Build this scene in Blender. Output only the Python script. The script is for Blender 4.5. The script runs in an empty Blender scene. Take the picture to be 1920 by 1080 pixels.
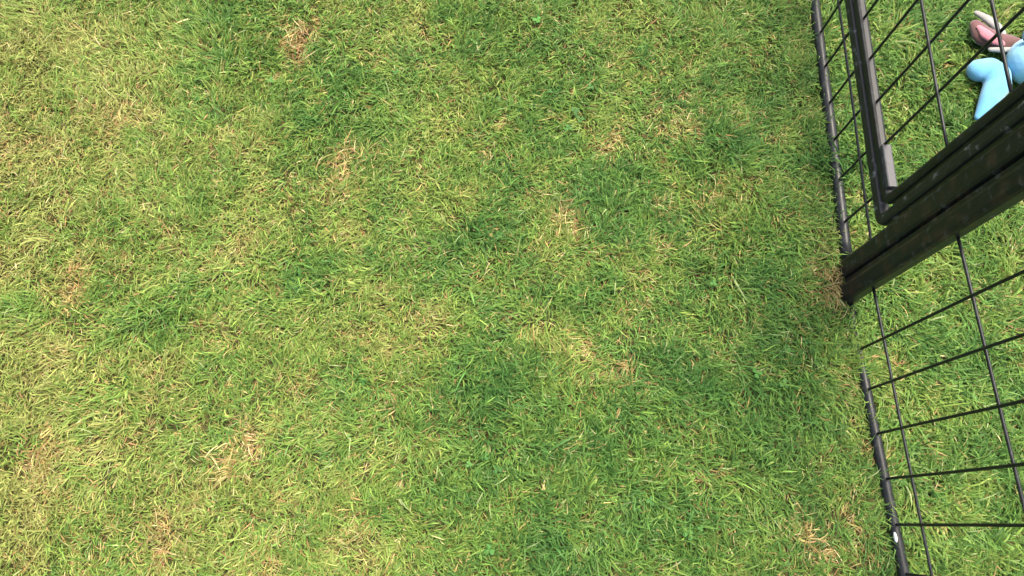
import bpy, bmesh, math
import numpy as np
from mathutils import Vector, Matrix

S = bpy.context.scene
COL = S.collection

# ------------------------------------------------------------------ camera
CAM_H = 1.4
W = Matrix(((0.99978498, 0.0, -0.02073628),
            (-0.00635845, 0.95182749, -0.30656809),
            (0.01973736, 0.30663402, 0.95162283)))
cd = bpy.data.cameras.new('camera')
cd.lens = 25.3125; cd.sensor_width = 36; cd.clip_start = 0.02; cd.clip_end = 500
cam = bpy.data.objects.new('camera', cd); COL.objects.link(cam)
cam.matrix_world = Matrix.Translation((0, 0, CAM_H)) @ W.to_4x4()
S.camera = cam

# ------------------------------------------------------------------ light
SUN_EL, SUN_AZ = math.radians(66), math.radians(30)      # azimuth clockwise from +Y
w = bpy.data.worlds.new('World'); S.world = w; w.use_nodes = True
nt = w.node_tree; nt.nodes.clear()
sky = nt.nodes.new('ShaderNodeTexSky'); sky.sky_type = 'NISHITA'; sky.sun_disc = False
sky.sun_elevation = SUN_EL; sky.sun_rotation = SUN_AZ
sky.air_density = 1.3; sky.dust_density = 7.0
bg = nt.nodes.new('ShaderNodeBackground'); bg.inputs['Strength'].default_value = 0.13
ow = nt.nodes.new('ShaderNodeOutputWorld')
nt.links.new(sky.outputs[0], bg.inputs[0]); nt.links.new(bg.outputs[0], ow.inputs[0])
sd = bpy.data.lights.new('sun', 'SUN'); sd.energy = 2.2; sd.angle = math.radians(26); sd.color = (1.0, 0.94, 0.82)
sun = bpy.data.objects.new('sun', sd); COL.objects.link(sun)
sv = Vector((math.sin(SUN_AZ) * math.cos(SUN_EL), math.cos(SUN_AZ) * math.cos(SUN_EL), math.sin(SUN_EL)))
sun.rotation_euler = sv.to_track_quat('Z', 'Y').to_euler(); sun.location = sv * 20
S.view_settings.view_transform = 'Standard'; S.view_settings.look = 'None'
S.view_settings.gamma = 1; S.view_settings.exposure = 1.45

# ------------------------------------------------------------------ helpers
def tag(o, label=None, cat=None, group=None, kind=None):
    if label: o['label'] = label
    if cat: o['category'] = cat
    if group: o['group'] = group
    if kind: o['kind'] = kind
    return o

def empty(name, loc=(0, 0, 0), rz=0):
    o = bpy.data.objects.new(name, None); COL.objects.link(o)
    o.location = loc; o.rotation_euler = (0, 0, rz); o.empty_display_size = 0.1
    return o

def link(name, bm, mat, parent=None, smooth=False):
    me = bpy.data.meshes.new(name)
    bmesh.ops.recalc_face_normals(bm, faces=bm.faces)
    if smooth:
        for f in bm.faces: f.smooth = True
    bm.to_mesh(me); bm.free()
    me.materials.append(mat)
    o = bpy.data.objects.new(name, me); COL.objects.link(o)
    if parent: o.parent = parent
    return o

def ramp(nt, stops):
    r = nt.nodes.new('ShaderNodeValToRGB')
    e = r.color_ramp.elements
    e[0].position, e[0].color = stops[0][0], (*stops[0][1], 1)
    e[1].position, e[1].color = stops[-1][0], (*stops[-1][1], 1)
    for p, c in stops[1:-1]:
        n = e.new(p); n.color = (*c, 1)
    return r

# ------------------------------------------------------------------ noise fields (numpy)
rng = np.random.default_rng(7)
def vnoise(x, y, scale, seed):
    """smooth value noise in -1..1"""
    r = np.random.default_rng(seed); T = r.uniform(-1, 1, (256, 256))
    u, v = x / scale + 1000.37, y / scale + 1000.71
    i, j = np.floor(u).astype(int), np.floor(v).astype(int)
    a, b = u - i, v - j
    a = a * a * (3 - 2 * a); b = b * b * (3 - 2 * b)
    g = lambda p, q: T[p % 256, q % 256]
    return (g(i, j) * (1 - a) + g(i + 1, j) * a) * (1 - b) + (g(i, j + 1) * (1 - a) + g(i + 1, j + 1) * a) * b
def height(x, y):
    return 0.006 * vnoise(x, y, 0.35, 1) + 0.003 * vnoise(x, y, 0.11, 2) + 0.0015 * vnoise(x, y, 0.035, 3)

LUSH = [(-0.58,1.00,0.137),(-0.33,0.89,0.116),(-0.64,1.06,0.095),(-0.04,1.06,0.116),(0.08,0.87,0.137),(0.01,0.76,0.084),(0.25,0.65,0.105),(0.48,0.74,0.095),(0.52,0.52,0.116),(0.02,0.22,0.126),(0.17,0.12,0.179),(0.31,0.02,0.179),(0.02,0.07,0.147),(0.47,0.12,0.137),(-0.06,0.53,0.095),(-0.67,0.38,0.074),(0.38,0.23,0.116),(0.07,-0.04,0.189),(-0.41,0.47,0.095),(-0.24,0.21,0.074),(0.58,0.27,0.116),(-0.72,0.24,0.053),(0.16,0.43,0.084),(0.73,0.74,0.063),(-0.96,0.40,0.042)]
DRY = [(-0.77,0.97,0.095),(-0.82,0.86,0.084),(-0.33,0.74,0.084),(-0.17,0.84,0.116),(-0.99,0.73,0.158),(-1.02,1.03,0.158),(-0.19,1.08,0.074),(0.39,0.86,0.063),(0.31,0.97,0.074),(-0.73,0.12,0.147),(-0.61,-0.02,0.116),(-0.88,0.27,0.126),(-0.44,0.23,0.095),(-0.18,0.36,0.074),(0.61,0.82,0.063),(-0.90,0.52,0.095),(-0.35,0.64,0.063),(0.08,0.58,0.063),(-0.85,0.03,0.126),(-0.41,0.04,0.116),(-0.23,-0.02,0.084),(-0.50,0.59,0.095),(-0.09,0.62,0.042),(0.78,0.61,0.053),(0.48,0.63,0.074),(0.14,0.34,0.063)]
STRAW = [(-0.500,0.110,0.036,1.8),(-0.462,1.055,0.036,2.2),(-0.455,1.015,0.032,1.8),(-0.522,1.045,0.026,1.2),(0.132,0.601,0.020,0.9),(0.675,0.447,0.040,1.1),(0.260,0.291,0.030,0.6),(0.198,0.320,0.025,0.6),(0.458,0.657,0.032,0.6),(0.348,0.632,0.027,0.6),(0.557,-0.036,0.042,0.7),(0.119,0.105,0.027,0.5),(-0.804,0.857,0.024,0.5),(-0.619,-0.024,0.044,0.5),(-0.518,0.177,0.019,0.6),(-1.022,0.745,0.042,0.6),(-0.333,0.736,0.051,0.8),(0.254,0.810,0.032,0.8),(0.387,0.857,0.038,0.6),(-0.838,0.124,0.037,0.6),(-0.237,0.201,0.032,0.5),(0.416,0.638,0.021,0.6),(0.388,0.069,0.027,0.6),(0.597,0.818,0.032,0.6),(-0.383,0.642,0.019,0.6),(-0.873,0.482,0.032,0.5),(-0.421,0.448,0.021,0.5),(0.689,-0.014,0.015,1.0),(0.802,0.292,0.023,0.7),(0.736,0.116,0.021,0.8),(-0.662,0.918,0.027,0.3)]

def fields(x, y):
    # wobbled coordinates keep the patches from reading as round spots
    wx = x + 0.045 * vnoise(x, y, 0.09, 11) + 0.02 * vnoise(x, y, 0.035, 12)
    wy = y + 0.045 * vnoise(x, y, 0.09, 13) + 0.02 * vnoise(x, y, 0.035, 14)
    lush = np.zeros_like(x); dry = np.zeros_like(x); straw = np.zeros_like(x)
    for a, b, r in LUSH: lush = np.maximum(lush, np.exp(-((wx - a) ** 2 + (wy - b) ** 2) / (0.75 * r * r)))
    for a, b, r in DRY: dry = np.maximum(dry, np.exp(-((wx - a) ** 2 + (wy - b) ** 2) / (0.75 * r * r)))
    for a, b, r, k in STRAW: straw = np.maximum(straw, k * np.exp(-((wx - a) ** 2 + (wy - b) ** 2) / (0.9 * r * r)))
    base = 0.50 - 0.20 * np.clip(x, -1.1, 1.1)
    base = np.where(x > 0.74, 0.38, base)
    d = base + 0.26 * dry - 0.28 * lush + 0.12 * vnoise(x, y, 0.16, 21) + 0.20 * vnoise(x, y, 0.055, 22) + 0.20 * vnoise(x, y, 0.022, 23)
    straw = straw + np.clip(0.55 * (vnoise(x, y, 0.05, 24) * 0.6 + vnoise(x, y, 0.021, 25) * 0.7) - 0.30 + 0.22 * d, 0, 0.6)
    return d, straw, lush

# ------------------------------------------------------------------ ground sheet
def axis(lo, hi, n, far):
    core = np.linspace(lo, hi, n)
    out = np.geomspace(0.05, far, 16)
    return np.concatenate((lo - out[::-1], core, hi + out))
gx, gy = axis(-2.2, 2.4, 230, 60), axis(-1.2, 2.4, 180, 60)
GX, GY = np.meshgrid(gx, gy)
GZ = height(GX, GY)
nx, ny = len(gx), len(gy)
co = np.stack((GX, GY, GZ), -1).reshape(-1, 3)
idx = np.arange(nx * ny).reshape(ny, nx)
fc = np.stack((idx[:-1, :-1], idx[:-1, 1:], idx[1:, 1:], idx[1:, :-1]), -1).reshape(-1, 4)
me = bpy.data.meshes.new('ground'); me.from_pydata(co.tolist(), [], fc.tolist()); me.update()
me.polygons.foreach_set('use_smooth', np.ones(len(fc), bool))
ground = bpy.data.objects.new('ground', me); COL.objects.link(ground)
tag(ground, 'mown lawn soil and thatch under the grass blades', 'ground', kind='structure')
m = bpy.data.materials.new('thatch'); m.use_nodes = True; n = m.node_tree
P = n.nodes['Principled BSDF']; P.inputs['Roughness'].default_value = 0.95
P.inputs['Specular IOR Level'].default_value = 0.1
tc = n.nodes.new('ShaderNodeTexCoord')
n1 = n.nodes.new('ShaderNodeTexNoise'); n1.inputs['Scale'].default_value = 90; n1.inputs['Detail'].default_value = 8; n1.inputs['Roughness'].default_value = 0.7
n.links.new(tc.outputs['Object'], n1.inputs['Vector'])
r1 = ramp(n, [(0.32, (0.02, 0.022, 0.008)), (0.48, (0.045, 0.05, 0.015)), (0.6, (0.11, 0.085, 0.035)), (0.75, (0.22, 0.15, 0.075))])
n.links.new(n1.outputs[0], r1.inputs[0]); n.links.new(r1.outputs[0], P.inputs['Base Color'])
bp_ = n.nodes.new('ShaderNodeBump'); bp_.inputs['Strength'].default_value = 0.8; bp_.inputs['Distance'].default_value = 0.01
n.links.new(n1.outputs[0], bp_.inputs['Height']); n.links.new(bp_.outputs[0], P.inputs['Normal'])
me.materials.append(m)

# ------------------------------------------------------------------ grass blades
gm = bpy.data.materials.new('grass_blade'); gm.use_nodes = True; n = gm.node_tree; n.nodes.clear()
at = n.nodes.new('ShaderNodeAttribute'); at.attribute_name = 'tint'
pb = n.nodes.new('ShaderNodeBsdfPrincipled'); pb.inputs['Roughness'].default_value = 0.55
pb.inputs['Specular IOR Level'].default_value = 0.22
tr = n.nodes.new('ShaderNodeBsdfTranslucent'); mx = n.nodes.new('ShaderNodeMixShader'); mx.inputs[0].default_value = 0.3
oo = n.nodes.new('ShaderNodeOutputMaterial')
n.links.new(at.outputs['Color'], pb.inputs['Base Color']); n.links.new(at.outputs['Color'], tr.inputs['Color'])
n.links.new(pb.outputs[0], mx.inputs[1]); n.links.new(tr.outputs[0], mx.inputs[2]); n.links.new(mx.outputs[0], oo.inputs[0])

PAL = np.array([(0.060, 0.150, 0.032), (0.098, 0.195, 0.040), (0.138, 0.240, 0.044), (0.198, 0.276, 0.056), (0.274, 0.294, 0.084)])
STR = np.array([(0.44, 0.34, 0.13), (0.36, 0.20, 0.09), (0.52, 0.45, 0.22), (0.24, 0.17, 0.055)])

def blades(name, x, y, Lmul, Wmul, segs=4, dead=False):
    N = len(x)
    d, straw, lush = fields(x, y)
    z0 = height(x, y)
    # the direction the grass lies in drifts slowly over the lawn
    flow = math.pi * (0.9 * vnoise(x, y, 0.30, 31) + 0.8 * vnoise(x, y, 0.09, 32) + 0.5 * vnoise(x, y, 0.035, 33))
    az = flow + rng.normal(0, 0.95, N)
    isS = rng.random(N) < np.clip(straw * 0.95 + 0.07 + 0.16 * np.clip(d, 0, 1), 0, 0.93)
    if dead: isS[:] = True
    far = x > 0.75
    L = rng.gamma(9, 1 / 9., N) * (0.0225 + 0.009 * lush + 0.006 * far) * Lmul
    L = np.where(isS, L * 0.9, L)
    wd = rng.uniform(0.0012, 0.0027, N) * (1 + 0.28 * lush + 0.3 * far) * Wmul
    wide = rng.random(N) < 0.05
    wd = np.where(wide, wd * 1.6, wd)
    wd = np.where(isS, wd * 0.8, wd)
    el = np.clip(rng.normal(0.62 + 0.18 * lush, 0.33, N), 0.06, 1.4)     # starting elevation
    el = np.where(isS, el * 0.5, el)
    droop = rng.uniform(0.4, 1.7, N) * np.where(isS, 0.5, 1)
    side = rng.normal(0, 0.5, N)
    # colour
    t = np.clip(d + rng.normal(0, 0.17, N), 0, 0.999) * (len(PAL) - 1)
    i = t.astype(int); f = (t - i)[:, None]
    c = PAL[i] * (1 - f) + PAL[np.minimum(i + 1, len(PAL) - 1)] * f
    sc = STR[rng.choice(len(STR), N, p=[0.42, 0.2, 0.16, 0.22])]
    red = np.clip(straw - 0.9, 0, 0.5)[:, None]
    sc = sc * (1 - red) + np.array((0.42, 0.21, 0.12)) * red
    c = np.where(isS[:, None], sc * 0.9 + c * 0.1, c)
    c = c * np.exp(rng.normal(0, 0.20, N))[:, None]
    pale = rng.random(N) < 0.012
    c = np.where(pale[:, None], c * 0.4 + np.array((0.42, 0.46, 0.22)) * 0.6, c)
    # spine
    K = segs + 1
    pos = np.zeros((N, K, 3)); p = np.stack((x, y, z0 - 0.002 + rng.random(N) * 0.006), 1)
    pos[:, 0] = p
    dirs = []
    for k in range(segs):
        e = el - droop * (k / segs) ** 1.2
        a = az + side * (k / segs)
        dv = np.stack((np.cos(a) * np.cos(e), np.sin(a) * np.cos(e), np.sin(e)), 1)
        dirs.append(dv); p = p + dv * (L / segs)[:, None]
        p[:, 2] = np.maximum(p[:, 2], z0 + 0.0015)
        pos[:, k + 1] = p
    roll = rng.normal(0, 0.55, N)
    hs = np.stack((-np.sin(az), np.cos(az), np.zeros(N)), 1) * np.cos(roll)[:, None]
    hs[:, 2] += np.sin(roll)
    prof = [0.8, 1.0, 0.92, 0.62] if segs == 4 else [0.85, 1.0, 0.7]
    V = np.zeros((N, 2 * segs + 1, 3))
    for k in range(segs):
        o = hs * (wd * prof[k] * 0.5)[:, None]
        V[:, 2 * k] = pos[:, k] - o; V[:, 2 * k + 1] = pos[:, k] + o
    V[:, 2 * segs] = pos[:, segs]
    nv = 2 * segs + 1
    base = (np.arange(N) * nv)[:, None]
    loops = []
    for k in range(segs - 1):
        loops.append(base + np.array([2 * k, 2 * k + 1, 2 * k + 3, 2 * k + 2]))
    loops.append(base + np.array([2 * segs - 2, 2 * segs - 1, 2 * segs]))
    li = np.concatenate(loops, 1).reshape(-1)
    cnt = np.tile(np.array([4] * (segs - 1) + [3]), N)
    st = np.concatenate(([0], np.cumsum(cnt)[:-1]))
    me = bpy.data.meshes.new(name)
    me.vertices.add(N * nv); me.vertices.foreach_set('co', V.reshape(-1).astype(np.float32))
    me.loops.add(len(li)); me.loops.foreach_set('vertex_index', li.astype(np.int32))
    me.polygons.add(len(cnt)); me.polygons.foreach_set('loop_start', st.astype(np.int32))
    me.update(calc_edges=True)
    at = me.color_attributes.new('tint', 'FLOAT_COLOR', 'POINT')
    cc = np.ones((N, nv, 4), np.float32)
    g = np.linspace(0.92, 1.06, nv)[None, :, None]
    cc[:, :, :3] = c[:, None, :] * g
    at.data.foreach_set('color', cc.reshape(-1))
    me.materials.append(gm)
    o = bpy.data.objects.new(name, me); COL.objects.link(o)
    return o

def scatter(x0, x1, y0, y1, n):
    """tufts: blades start in small clusters, plus an even share"""
    nt_ = n // 9
    tx, ty = rng.uniform(x0, x1, nt_), rng.uniform(y0, y1, nt_)
    k = rng.integers(0, nt_, n)
    x = tx[k] + rng.normal(0, 0.0065, n); y = ty[k] + rng.normal(0, 0.0065, n)
    ev = rng.random(n) < 0.4
    x = np.where(ev, rng.uniform(x0, x1, n), x); y = np.where(ev, rng.uniform(y0, y1, n), y)
    _, s, _ = fields(x, y)
    keep = rng.random(n) > np.clip(s - 0.75, 0, 0.72)
    return x[keep], y[keep]
x, y = scatter(-1.5, 1.75, -0.5, 1.6, 560000)
lawn = blades('grass', x, y, 1.0, 1.0)
tag(lawn, 'short mown lawn grass, patchy green and straw yellow, filling the picture', 'grass', kind='stuff')
def strip(ax, ay, bx, by, n, sp):
    t = rng.random(n); t = t + 0.03 * np.sin(t * 60)
    return ax + (bx - ax) * t + rng.normal(0, sp, n), ay + (by - ay) * t + rng.normal(0, 0.006, n)
x1, y1 = strip(0.724, 0.41, 0.727, 0.27, 900, 0.012)
x2, y2 = strip(0.724, 0.40, 0.739, -0.09, 420, 0.014)
x3, y3 = strip(0.745, 1.15, 0.726, 0.50, 700, 0.016)
edge = blades('grass', np.concatenate((x1, x2, x3)), np.concatenate((y1, y2, y3)), 1.25, 1.15)
tag(edge, 'longer untrimmed grass blades poking up along the foot of the panels', 'grass', kind='stuff')
# dead straw tufts lying on the lawn
tx, ty = [], []
for a, b, sx, sy, k in ((-0.500, 0.108, 0.011, 0.020, 150), (-0.463, 1.045, 0.012, 0.026, 150), (0.132, 0.600, 0.007, 0.018, 70), (0.690, 0.440, 0.016, 0.018, 150),
                        (0.560, -0.030, 0.022, 0.022, 90), (0.345, 0.632, 0.014, 0.008, 50), (0.258, 0.292, 0.012, 0.008, 45), (-0.62, -0.03, 0.03, 0.02, 60), (-0.333, 0.736, 0.04, 0.03, 130), (0.460, 0.655, 0.018, 0.016, 50), (-0.87, 0.13, 0.03, 0.02, 60)):
    k = int(k * 0.6)
    tx.append(a + rng.normal(0, sx, k)); ty.append(b + rng.normal(0, sy, k))
tufts = blades('dead_grass', np.concatenate(tx), np.concatenate(ty), 1.15, 1.1, 4, True)
tufts.location.z = 0.009
tag(tufts, 'tan dead straw tufts lying here and there on the green lawn', 'dead grass', kind='stuff')
# thinner, coarser lawn round it for other viewpoints
x, y = scatter(-4.2, 4.6, -3, 4.4, 150000)
k = ~((x > -1.5) & (x < 1.75) & (y > -0.5) & (y < 1.6))
outer = blades('grass', x[k], y[k], 1.6, 2.6, 3)
tag(outer, 'more distant lawn grass surrounding the near patch', 'grass', kind='stuff')

# small clover leaves among the lush grass
def clover():
    N = 130
    x = rng.uniform(-1.15, 1.3, N * 6); y = rng.uniform(-0.15, 1.25, N * 6)
    _, s, lu = fields(x, y)
    cl = vnoise(x, y, 0.12, 41)
    k = (rng.random(N * 6) < lu * np.clip(cl, 0, 1) * 0.9)
    x, y = x[k][:N], y[k][:N]
    vs, fs, cols = [], [], []
    for a, b in zip(x, y):
        z = float(height(np.array([a]), np.array([b]))[0]) + rng.uniform(0.012, 0.02)
        r0 = rng.uniform(0, 6.28); r = rng.uniform(0.0032, 0.006); tx, ty = rng.normal(0, 0.2, 2)
        c = np.array((0.06, 0.17, 0.035)) * math.exp(rng.normal(0, 0.2))
        for q in range(3):
            an = r0 + q * 2.094
            cx, cy = math.cos(an), math.sin(an)
            i0 = len(vs)
            for u, v in ((0, 0), (0.7, -0.75), (1.5, -0.8), (1.85, -0.35), (1.72, 0), (1.85, 0.35), (1.5, 0.8), (0.7, 0.75)):
                px, py = r * (u * cx - v * cy), r * (u * cy + v * cx)
                vs.append((a + px, b + py, z + px * tx + py * ty + abs(v) * r * 0.15)); cols.append((*c, 1))
            fs.append(tuple(range(i0, i0 + 8)))
    me = bpy.data.meshes.new('clover'); me.from_pydata(vs, [], fs); me.update()
    at = me.color_attributes.new('tint', 'FLOAT_COLOR', 'POINT')
    at.data.foreach_set('color', np.array(cols, np.float32).reshape(-1))
    me.materials.append(gm)
    o = bpy.data.objects.new('clover', me); COL.objects.link(o)
    tag(o, 'scattered small dark green clover leaves growing between the grass blades', 'clover', kind='stuff')
clover()

# ------------------------------------------------------------------ metal
def metal(name, rust=0.0, base=(0.013, 0.014, 0.014), dust=0.0):
    m = bpy.data.materials.new(name); m.use_nodes = True; n = m.node_tree
    P = n.nodes['Principled BSDF']
    tc = n.nodes.new('ShaderNodeTexCoord')
    a = n.nodes.new('ShaderNodeTexNoise'); a.inputs['Scale'].default_value = 60; a.inputs['Detail'].default_value = 6
    b = n.nodes.new('ShaderNodeTexNoise'); b.inputs['Scale'].default_value = 420; b.inputs['Detail'].default_value = 3
    n.links.new(tc.outputs['Object'], a.inputs[0]); n.links.new(tc.outputs['Object'], b.inputs[0])
    r = ramp(n, [(0.35, tuple(c * 0.7 for c in base)), (0.58, base), (0.70, tuple(c * 2.2 + dust for c in base))])
    n.links.new(a.outputs[0], r.inputs[0])
    sp = ramp(n, [(0.71, (0, 0, 0)), (0.76, (1, 1, 1))])
    n.links.new(b.outputs[0], sp.inputs[0])
    mix = n.nodes.new('ShaderNodeMixRGB'); mix.inputs[2].default_value = (0.22, 0.22, 0.19, 1)
    n.links.new(sp.outputs[0], mix.inputs[0]); n.links.new(r.outputs[0], mix.inputs[1])
    src = mix.outputs[0]
    if rust:
        g = n.nodes.new('ShaderNodeTexNoise'); g.inputs['Scale'].default_value = 35; g.inputs['Detail'].default_value = 5
        n.links.new(tc.outputs['Object'], g.inputs[0])
        rr = ramp(n, [(0.50, (0, 0, 0)), (0.66, (rust,) * 3)])
        n.links.new(g.outputs[0], rr.inputs[0])
        mr = n.nodes.new('ShaderNodeMixRGB'); mr.inputs[2].default_value = (0.07, 0.035, 0.025, 1)
        n.links.new(rr.outputs[0], mr.inputs[0]); n.links.new(src, mr.inputs[1]); src = mr.outputs[0]
    n.links.new(src, P.inputs['Base Color'])
    P.inputs['Specular IOR Level'].default_value = 0.28
    ro = n.nodes.new('ShaderNodeMapRange'); ro.inputs['To Min'].default_value = 0.22; ro.inputs['To Max'].default_value = 0.55
    n.links.new(a.outputs[0], ro.inputs[0]); n.links.new(ro.outputs[0], P.inputs['Roughness'])
    bu = n.nodes.new('ShaderNodeBump'); bu.inputs['Strength'].default_value = 0.25; bu.inputs['Distance'].default_value = 0.0006
    n.links.new(b.outputs[0], bu.inputs['Height']); n.links.new(bu.outputs[0], P.inputs['Normal'])
    return m
BLACK = metal('black_painted_steel')
RUST = metal('rusty_black_steel', 0.5, dust=0.03)
DUSTY = metal('dusty_black_steel', 0, (0.020, 0.021, 0.020), 0.11)
GREY = metal('worn_grey_steel', 0, (0.05, 0.05, 0.056))

# Panels are built in their own frame: x = along the panel, y = thickness, z = up.
def tube_path(bm, pts, w, d, closed=False, bev=0.24):
    """sweep a rounded rectangle (w in panel plane, d through it) along pts (x, z)"""
    pts = [Vector((p[0], 0, p[1])) for p in pts]; n_ = len(pts)
    b = min(w, d) * bev
    hw, hd = w / 2, d / 2
    prof = [(-hw + b, -hd), (hw - b, -hd), (hw - 0.3 * b, -hd + 0.3 * b), (hw, -hd + b), (hw, hd - b), (hw - 0.3 * b, hd - 0.3 * b), (hw - b, hd), (-hw + b, hd),
            (-hw + 0.3 * b, hd - 0.3 * b), (-hw, hd - b), (-hw, -hd + b), (-hw + 0.3 * b, -hd + 0.3 * b)]
    rings = []
    for i, p in enumerate(pts):
        a = pts[i - 1] if (i or closed) else p
        c = pts[(i + 1) % n_] if (i < n_ - 1 or closed) else p
        t1 = (p - a).normalized() if (p - a).length else None
        t2 = (c - p).normalized() if (c - p).length else None
        t = ((t1 or t2) + (t2 or t1)).normalized()
        nn = Vector((-t.z, 0, t.x))
        k = 1.0
        if t1 and t2: k = 1 / max(0.5, math.sqrt((1 + t1.dot(t2)) / 2))
        rings.append([bm.verts.new(p + nn * u * k + Vector((0, v, 0))) for u, v in prof])
    m_ = len(prof)
    rg = range(n_ if closed else n_ - 1)
    for i in rg:
        A, B = rings[i], rings[(i + 1) % n_]
        for j in range(m_):
            bm.faces.new((A[j], A[(j + 1) % m_], B[(j + 1) % m_], B[j]))
    if not closed:
        bm.faces.new(rings[0]); bm.faces.new(rings[-1])

def bar(p, q, w, d, name, mat, parent, rnd=0):
    bm = bmesh.new()
    if rnd: wire(bm, p, q, 0.0, w / 2, 0.0006, 20)
    else: tube_path(bm, [p, q], w, d)
    return link(name, bm, mat, parent, bool(rnd))

def wire(bm, p, q, y, r, wob=0.0008, seg=7):
    p, q = Vector((p[0], y, p[1])), Vector((q[0], y, q[1]))
    t = (q - p); L = t.length; t.normalize()
    u = Vector((0, 1, 0)); v = t.cross(u)
    K = max(2, int(L / 0.04)); ph = rng.uniform(0, 6.28, 2); rings = []
    for k in range(K + 1):
        s_ = k / K; e = math.sin(s_ * math.pi)
        c = p + t * L * s_ + v * wob * e * math.sin(s_ * 7 + ph[0]) + u * wob * e * math.sin(s_ * 6 + ph[1])
        rings.append([bm.verts.new(c + (u * math.cos(a) + v * math.sin(a)) * r) for a in [2 * math.pi * j / seg for j in range(seg)]])
    for A, B in zip(rings, rings[1:]):
        for j in range(seg): bm.faces.new((A[j], A[(j + 1) % seg], B[(j + 1) % seg], B[j]))
    bm.faces.new(rings[0]); bm.faces.new(rings[-1])

def rounded(x0, x1, z0, z1, r, n_=6):
    pts = []
    for cx, cz, a0 in ((x1 - r, z1 - r, 0), (x0 + r, z1 - r, 90), (x0 + r, z0 + r, 180), (x1 - r, z0 + r, 270)):
        for k in range(n_ + 1):
            a = math.radians(a0 + 90 * k / n_); pts.append((cx + r * math.cos(a), cz + r * math.sin(a)))
    return pts

TOP = 0.86
# --- panel with the door: runs away from the joint (towards +Y of the world)
ang = math.atan2(1.15791216 - 0.49344291, 0.74652216 - 0.72580654)
gate = empty('pen_panel', (0.72580654, 0.49344291, 0.0), ang)
tag(gate, 'black steel pen panel with a framed mesh door, upper right', 'fence panel', 'mesh panels of the animal pen')
LG = 0.95
bar((-0.005, 0.0), (-0.005, TOP), 0.040, 0.030, 'post', RUST, gate)
bar((LG, 0.0), (LG, TOP), 0.034, 0.030, 'post', BLACK, gate)
bar((0.0155, 0.0095), (LG - 0.0175, 0.0095), 0.024, 0.024, 'bottom_rail', BLACK, gate, 1)
bar((0.0155, TOP - 0.0125), (LG - 0.0175, TOP - 0.0125), 0.023, 0.023, 'top_rail', BLACK, gate)
# fixed frame round the door opening
DX0, DX1, DZ0, DZ1 = 0.036, LG - 0.05, 0.163, TOP - 0.055
bm = bmesh.new(); tube_path(bm, rounded(DX0, DX1, DZ0, DZ1, 0.014), 0.024, 0.022, True, 0.3)
link('door_surround', bm, DUSTY, gate)
bm = bmesh.new()
for s_ in (0.097, 0.196, 0.291, 0.383, 0.477, 0.569, 0.664, 0.757, 0.85):
    wire(bm, (s_, 0.02), (s_, DZ0 - 0.009), 0.0, 0.0027)
wire(bm, (-0.015, 0.119), (LG - 0.016, 0.119), 0.0045, 0.0027)
link('wire_mesh', bm, BLACK, gate, True)
bm = bmesh.new(); tube_path(bm, rounded(DX0 + 0.0285, DX1 - 0.0285, DZ0 + 0.0275, DZ1 - 0.0275, 0.016), 0.020, 0.020, True, 0.3)
door = link('door', bm, BLACK, gate)
bm = bmesh.new()
i0, i1, j0, j1 = DX0 + 0.037, DX1 - 0.037, DZ0 + 0.036, DZ1 - 0.036
for s_ in (0.177, 0.272, 0.370, 0.466, 0.562, 0.658, 0.754): wire(bm, (s_, j0), (s_, j1), 0.0, 0.0027)
for z in (0.382, 0.534, 0.68): wire(bm, (i0, z), (i1, z), 0.0045, 0.0027)
link('wire_mesh', bm, BLACK, door, True)
bm = bmesh.new(); tube_path(bm, [(0.086, DZ0 + 0.043), (0.172, DZ0 + 0.043)], 0.011, 0.018)
tag(link('bracket', bm, GREY, door), 'pale grey worn bracket on the lower corner of the door')
# --- hinge strip and knuckles between the two panels
bar((-0.0325, 0.0), (-0.0325, TOP - 0.02), 0.012, 0.020, 'hinge_strip', RUST, gate)
for z in (0.21, 0.47, 0.70):
    bm = bmesh.new(); wire(bm, (-0.0325, z), (-0.0325, z + 0.045), -0.012, 0.0075, 0, 14)
    link('hinge', bm, BLACK, gate, True)

# --- plain mesh panel: runs from the joint towards the photographer
ang = math.atan2(-0.08324479 - 0.33518945, 0.73865902 - 0.72448951)
plain = empty('pen_panel', (0.72448951, 0.33518945, 0.0), ang)
tag(plain, 'plain black wire mesh pen panel with its bottom rail sunk in the grass, lower right', 'fence panel', 'mesh panels of the animal pen')
X1 = 0.86
bar((-0.102, 0.0), (-0.102, TOP), 0.036, 0.036, 'post', RUST, plain)
bar((X1, 0.0), (X1, TOP), 0.036, 0.036, 'post', BLACK, plain)
bar((-0.0835, -0.003), (X1 - 0.0185, 0.018), 0.021, 0.021, 'bottom_rail', BLACK, plain, 1)
bar((-0.0835, TOP - 0.0125), (X1 - 0.0185, TOP - 0.0125), 0.022, 0.020, 'top_rail', BLACK, plain)
bm = bmesh.new()
for s_ in (0.015, 0.096, 0.182, 0.266, 0.348, 0.433, 0.516, 0.6, 0.684, 0.768): wire(bm, (s_, 0.012), (s_, TOP - 0.02), 0.0, 0.0027)
for z in (0.092, 0.359, 0.61): wire(bm, (-0.085, z), (X1 - 0.016, z), 0.0045, 0.0027)
link('wire_mesh', bm, BLACK, plain, True)
bm = bmesh.new()  # small flattened white blob sitting on the bottom rail
bmesh.ops.create_icosphere(bm, subdivisions=2, radius=1, matrix=Matrix.Translation((0.370, -0.006, 0.0155)) @ Matrix.Diagonal((0.010, 0.003, 0.0045, 1)))
pm = bpy.data.materials.new('plain_white'); pm.use_nodes = True
pm.node_tree.nodes['Principled BSDF'].inputs['Base Color'].default_value = (0.7, 0.7, 0.68, 1)
tag(link('white_blob', bm, pm, plain, True), 'small white blob on the bottom rail')

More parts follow.
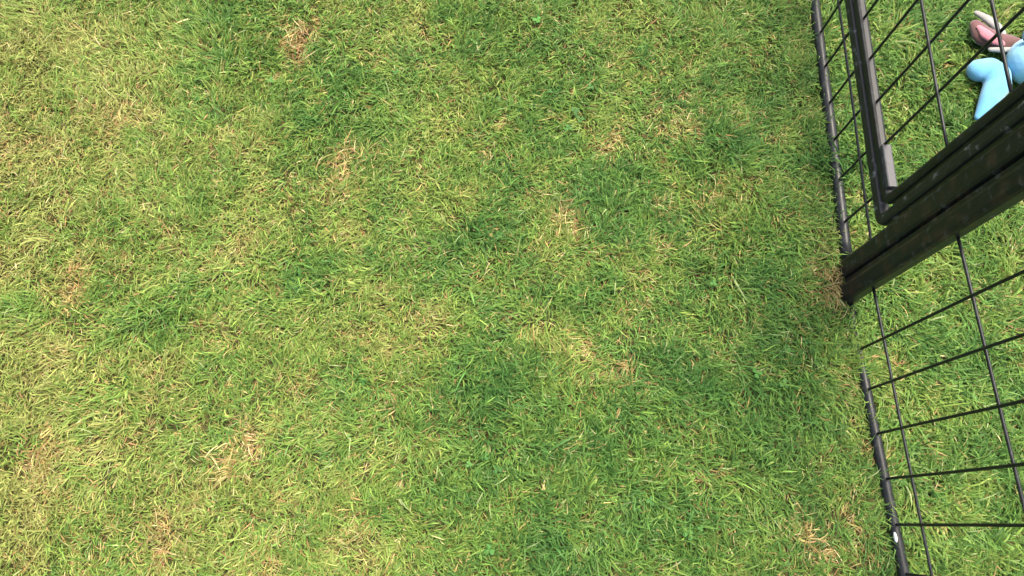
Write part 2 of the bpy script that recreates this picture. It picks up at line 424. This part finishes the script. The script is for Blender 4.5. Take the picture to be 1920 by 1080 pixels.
# ------------------------------------------------------------------ soft toy
def plush(name, col, col2, sc_=700):
    m = bpy.data.materials.new(name); m.use_nodes = True; n = m.node_tree
    P = n.nodes['Principled BSDF']; P.inputs['Roughness'].default_value = 0.9
    P.inputs['Sheen Weight'].default_value = 0.4; P.inputs['Specular IOR Level'].default_value = 0.15
    tc = n.nodes.new('ShaderNodeTexCoord')
    a = n.nodes.new('ShaderNodeTexNoise'); a.inputs['Scale'].default_value = 22; a.inputs['Detail'].default_value = 4
    b = n.nodes.new('ShaderNodeTexNoise'); b.inputs['Scale'].default_value = sc_; b.inputs['Detail'].default_value = 2
    n.links.new(tc.outputs['Object'], a.inputs[0]); n.links.new(tc.outputs['Object'], b.inputs[0])
    r = ramp(n, [(0.35, col), (0.65, col2)]); n.links.new(a.outputs[0], r.inputs[0]); n.links.new(r.outputs[0], P.inputs['Base Color'])
    bu = n.nodes.new('ShaderNodeBump'); bu.inputs['Strength'].default_value = 0.5; bu.inputs['Distance'].default_value = 0.0015
    n.links.new(b.outputs[0], bu.inputs['Height']); n.links.new(bu.outputs[0], P.inputs['Normal'])
    return m
BLUE = plush('blue_plush', (0.10, 0.30, 0.50), (0.14, 0.37, 0.55))
PALE = plush('pale_blue_plush', (0.17, 0.38, 0.58), (0.24, 0.50, 0.57))
PINK = plush('pink_plush', (0.30, 0.11, 0.13), (0.38, 0.15, 0.18))
MAUVE = plush('mauve_plush', (0.07, 0.035, 0.025), (0.13, 0.055, 0.055))
CREAM = plush('cream_plush', (0.27, 0.22, 0.21), (0.27, 0.31, 0.28))
DARK = plush('dark_stitching', (0.01, 0.05, 0.07), (0.015, 0.07, 0.09))

def blob(name, chain, mat, parent, flat=1.0, voxel=0.0022, z0=0.0):
    """chain of (x, y, z, r); neighbours are joined by hulls of spheres, then fused to one soft skin"""
    bm = bmesh.new()
    for (a, b) in zip(chain, chain[1:]) if len(chain) > 1 else [(chain[0], chain[0])]:
        K = max(1, int((Vector(a[:3]) - Vector(b[:3])).length / 0.004))
        for k in range(K + 1):
            t = k / K; p = [a[i] * (1 - t) + b[i] * t for i in range(4)]
            bmesh.ops.create_icosphere(bm, subdivisions=3, radius=p[3], matrix=Matrix.Translation(p[:3]) @ Matrix.Diagonal((1, 1, flat, 1)))
    o = link(name, bm, mat, parent, True)
    r = o.modifiers.new('fuse', 'REMESH'); r.mode = 'VOXEL'; r.voxel_size = voxel; r.use_smooth_shade = True
    s = o.modifiers.new('soften', 'SMOOTH'); s.iterations = 6; s.factor = 0.6
    return o
TX, TY = 1.13, 0.98
toy = empty('soft_toy', (TX, TY, 0))
tag(toy, 'light blue plush toy with a pink and white ear on grass behind the door', 'soft toy')
def C(*pts): return [(x - TX, y - TY, z, r) for x, y, z, r in pts]
body = blob('body', C((1.203, 0.968, 0.045, 0.060), (1.28, 0.97, 0.05, 0.062), (1.38, 0.97, 0.05, 0.058)), PALE, toy, 0.75)
blob('head', C((1.32, 1.09, 0.052, 0.055), (1.235, 1.030, 0.050, 0.044)), PALE, toy, 0.8)
blob('arm', C((1.083, 0.955, 0.030, 0.026), (1.105, 0.955, 0.033, 0.028), (1.117, 0.940, 0.034, 0.030), (1.114, 0.915, 0.034, 0.029), (1.090, 0.880, 0.033, 0.022), (1.060, 0.838, 0.026, 0.009)), BLUE, toy, 0.8)
ear = blob('ear', C((1.104, 1.076, 0.028, 0.016), (1.112, 1.048, 0.030, 0.025), (1.142, 1.032, 0.032, 0.024), (1.175, 1.02, 0.036, 0.020)), MAUVE, toy, 0.6)
blob('ear_lining', C((1.100, 1.062, 0.040, 0.008), (1.108, 1.043, 0.043, 0.014), (1.124, 1.026, 0.044, 0.013), (1.14, 1.018, 0.043, 0.009)), PINK, ear, 0.45)
blob('ear_trim', C((1.112, 1.112, 0.028, 0.007), (1.126, 1.090, 0.036, 0.0105), (1.141, 1.066, 0.040, 0.0115), (1.150, 1.048, 0.040, 0.009)), CREAM, ear, 0.6)
blob('ear_trim', C((1.118, 1.008, 0.034, 0.006), (1.140, 1.004, 0.038, 0.0075), (1.160, 1.004, 0.040, 0.006)), CREAM, ear, 0.8)
bm = bmesh.new(); bmesh.ops.create_uvsphere(bm, u_segments=16, v_segments=10, radius=0.008, matrix=Matrix.Translation((1.166 - TX, 1.001 - TY, 0.081)) @ Matrix.Diagonal((1, 1, 0.5, 1)))
link('eye', bm, DARK, toy, True)
